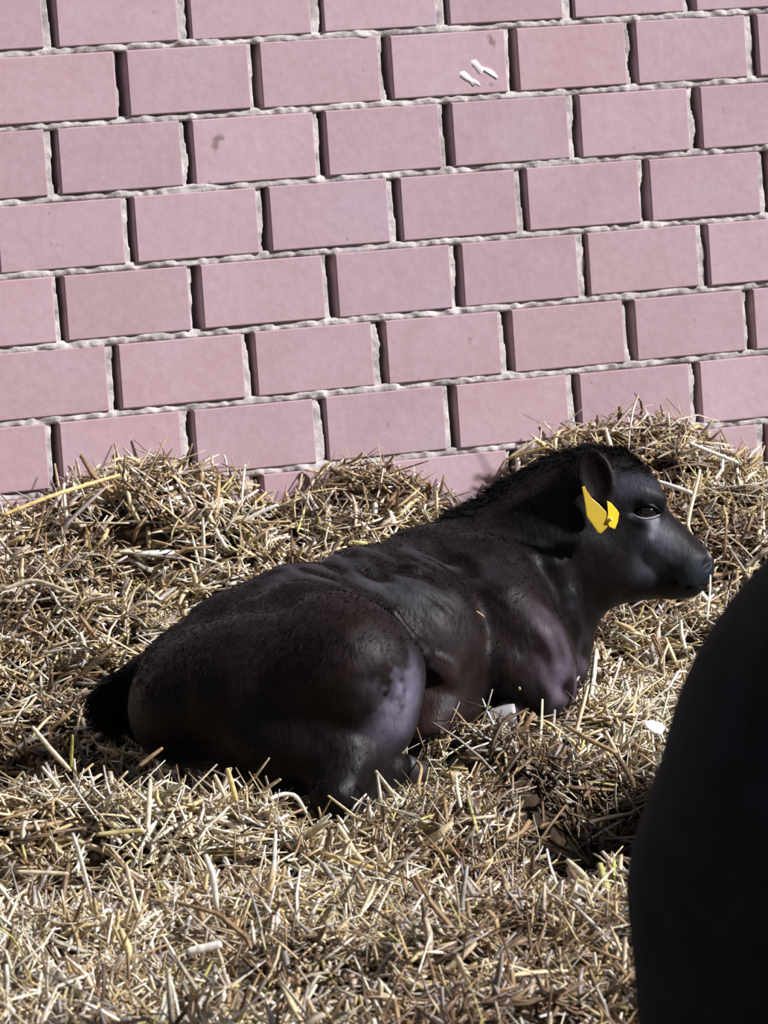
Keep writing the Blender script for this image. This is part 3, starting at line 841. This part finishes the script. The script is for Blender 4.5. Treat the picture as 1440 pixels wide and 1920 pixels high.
stalk('straw_stalk', [(426, 1440, 6.08), (436, 1475, 6.08), (444, 1505, 6.08)], .0075, GOLD, 'gold stalk poking up before the dark thigh', group=G)
stalk('straw_stalk', [(505, 1498, 6.05), (530, 1488, 6.06), (555, 1490, 6.06), (575, 1525, 6.06)], .0058, WHITE, 'white stalk arching under the calf left of its hock', group=G)
stalk('straw_stalk', [(632, 1544, 6.0), (668, 1602, 5.98)], .0075, PALE, 'pale stalk leaning left in front of the hock', group=G)
stalk('straw_stalk', [(600, 1598, 5.9), (660, 1616, 5.88), (715, 1632, 5.88)], .0062, GOLD, 'gold stalk lying level in front of the hock', group=G)
stalk('straw_stalk', [(772, 1420, 6.5), (792, 1438, 6.45), (784, 1470, 6.4), (788, 1492, 6.36)], .0055, TAN, 'curled tan stalk beside the dark hind hoof', group=G)
stalk('straw_stalk', [(1062, 1612, 5.6), (1095, 1642, 5.58), (1130, 1690, 5.56)], .0085, PALE, 'thick pale stalk leaning over the dark hollow', group=G)
stalk('straw_stalk', [(1078, 1650, 5.56), (1108, 1664, 5.55), (1150, 1720, 5.5)], .0085, (.74, .64, .38), 'thick straw-yellow stalk below the one over the hollow', group=G)
stalk('straw_stalk', [(1152, 1612, 5.62), (1150, 1652, 5.6)], .0045, (.5, .62, .12), 'greenish stalk standing in front of the dark hollow', group=G)
stalk('straw_stalk', [(1060, 1360, 6.75), (1100, 1385, 6.72), (1155, 1412, 6.7)], .0075, TAN, 'tan stalk sloping down at the upper rim of the hollow', group=G)
stalk('straw_stalk', [(1135, 1370, 6.72), (1157, 1412, 6.7)], .0060, PALE, 'pale stalk meeting the tan one above the hollow', group=G)
stalk('straw_stalk', [(1332, 1078, 7.05), (1331, 1110, 7.03), (1326, 1162, 7.0)], .0038, WHITE, 'thin white stalk hanging under the nose of the calf', group=G)
stalk('straw_stalk', [(1225, 900, 7.28), (1262, 912, 7.27), (1300, 926, 7.26)], .0078, WHITE, 'white stalk just right of the forehead of the calf', group=G)
stalk('straw_stalk', [(1313, 880, 7.24), (1302, 925, 7.23), (1288, 985, 7.2), (1296, 1000, 7.2)], .0065, PALE, 'pale stalk crossing the white one right of the forehead', group=G)
stalk('straw_stalk', [(1290, 830, 7.50), (1335, 848, 7.50), (1385, 868, 7.50)], .0070, WHITE, 'pale stalk on the right shoulder of the tall heap', group=G)
stalk('straw_stalk', [(955, 858, 7.58), (1008, 822, 7.58)], .0055, PALE, 'pale stalk pointing up at the left of the tall heap', group=G)
stalk('straw_stalk', [(1030, 838, 7.52), (975, 852, 7.54), (948, 862, 7.55)], .0050, GOLD, 'gold stalk lying level behind the neck of the calf', group=G)
stalk('straw_stalk', [(0, 968, 7.22), (100, 928, 7.25), (225, 890, 7.33)], .0070, GOLD, 'long gold stalk sloping up along the wall at the left', group=G)
stalk('straw_stalk', [(450, 980, 7.42), (485, 962, 7.42), (522, 946, 7.42)], .0070, WHITE, 'white stalk in the dip between the two left heaps', group=G)
stalk('straw_stalk', [(402, 990, 7.36), (423, 1026, 7.3)], .0060, WHITE, 'white stalk sloping below the left heap', group=G)
# stuck bits
stalk('straw_stalk', [(108, 368, 7.47), (113, 350, 7.47), (118, 338, 7.475)], .0038, WHITE, 'short white stalk caught in an upper wall joint at left', group='stalks caught on the wall')
stalk('straw_stalk', [(427, 885, 7.52), (424, 868, 7.52), (420, 853, 7.52)], .0042, (.85, .72, .70), 'pinkish stalk leaning on the wall above the left heap', group='stalks caught on the wall')
FL = 'straw flecks on the coat of the lying calf'
stalk('straw_fleck', [(441, 1218, 6.43), (449, 1219, 6.43)], .0052, WHITE, 'white fleck on the rump of the lying calf', 'straw fleck', FL)
stalk('straw_fleck', [(893, 1146, 6.80), (908, 1157, 6.80)], .0035, TAN, 'tan fleck on the shoulder of the lying calf', 'straw fleck', FL)
stalk('straw_fleck', [(973, 1288, 6.79), (975, 1294, 6.79)], .0042, TAN, 'tan fleck on the foreleg of the lying calf', 'straw fleck', FL)

# white scrap at the rim of the hollow
sc = plate('scrap', [at(u, v, 6.66 + (v - 1365) * -.0006) for u, v in [(1206, 1352), (1222, 1350), (1243, 1356), (1247, 1366), (1240, 1378), (1226, 1374), (1212, 1364)]], .003, M_SCRAP, None, -CF)
tag(sc, 'small white scrap on the straw beside the standing black calf', 'scrap')

# bird droppings dried on the bricks
def splat(pts, label):
    c = []
    for (u, v) in pts:
        a, z = wall_hit(u, v); c.append(wall_pt(a, -.0012, z))
    P = np.array(c); cc = P.mean(0); n = len(P)
    vv = list(P + WN * .0016) + list(cc + (P - cc) * .85 - WN * .0008) + [cc - WN * .0016]
    ff = [(j, (j + 1) % n, n + (j + 1) % n, n + j) for j in range(n)] + [(n + j, n + (j + 1) % n, 2 * n) for j in range(n)]
    return tag(mesh_obj('bird_dropping', vv, ff, M_DROP), label, 'bird dropping', 'dried splashes on the bricks')


splat([(881, 112), (890, 110), (896, 117), (901, 124), (914, 127), (925, 132), (935, 144), (934, 151), (928, 146), (915, 136), (903, 134), (901, 141), (896, 138), (889, 128), (882, 120)], 'larger white splash on a brick, upper one of the pair')
splat([(861, 133), (870, 132), (878, 139), (884, 146), (897, 153), (904, 164), (894, 158), (888, 164), (880, 155), (868, 149), (860, 142)], 'smaller white splash on a brick, lower one of the pair')
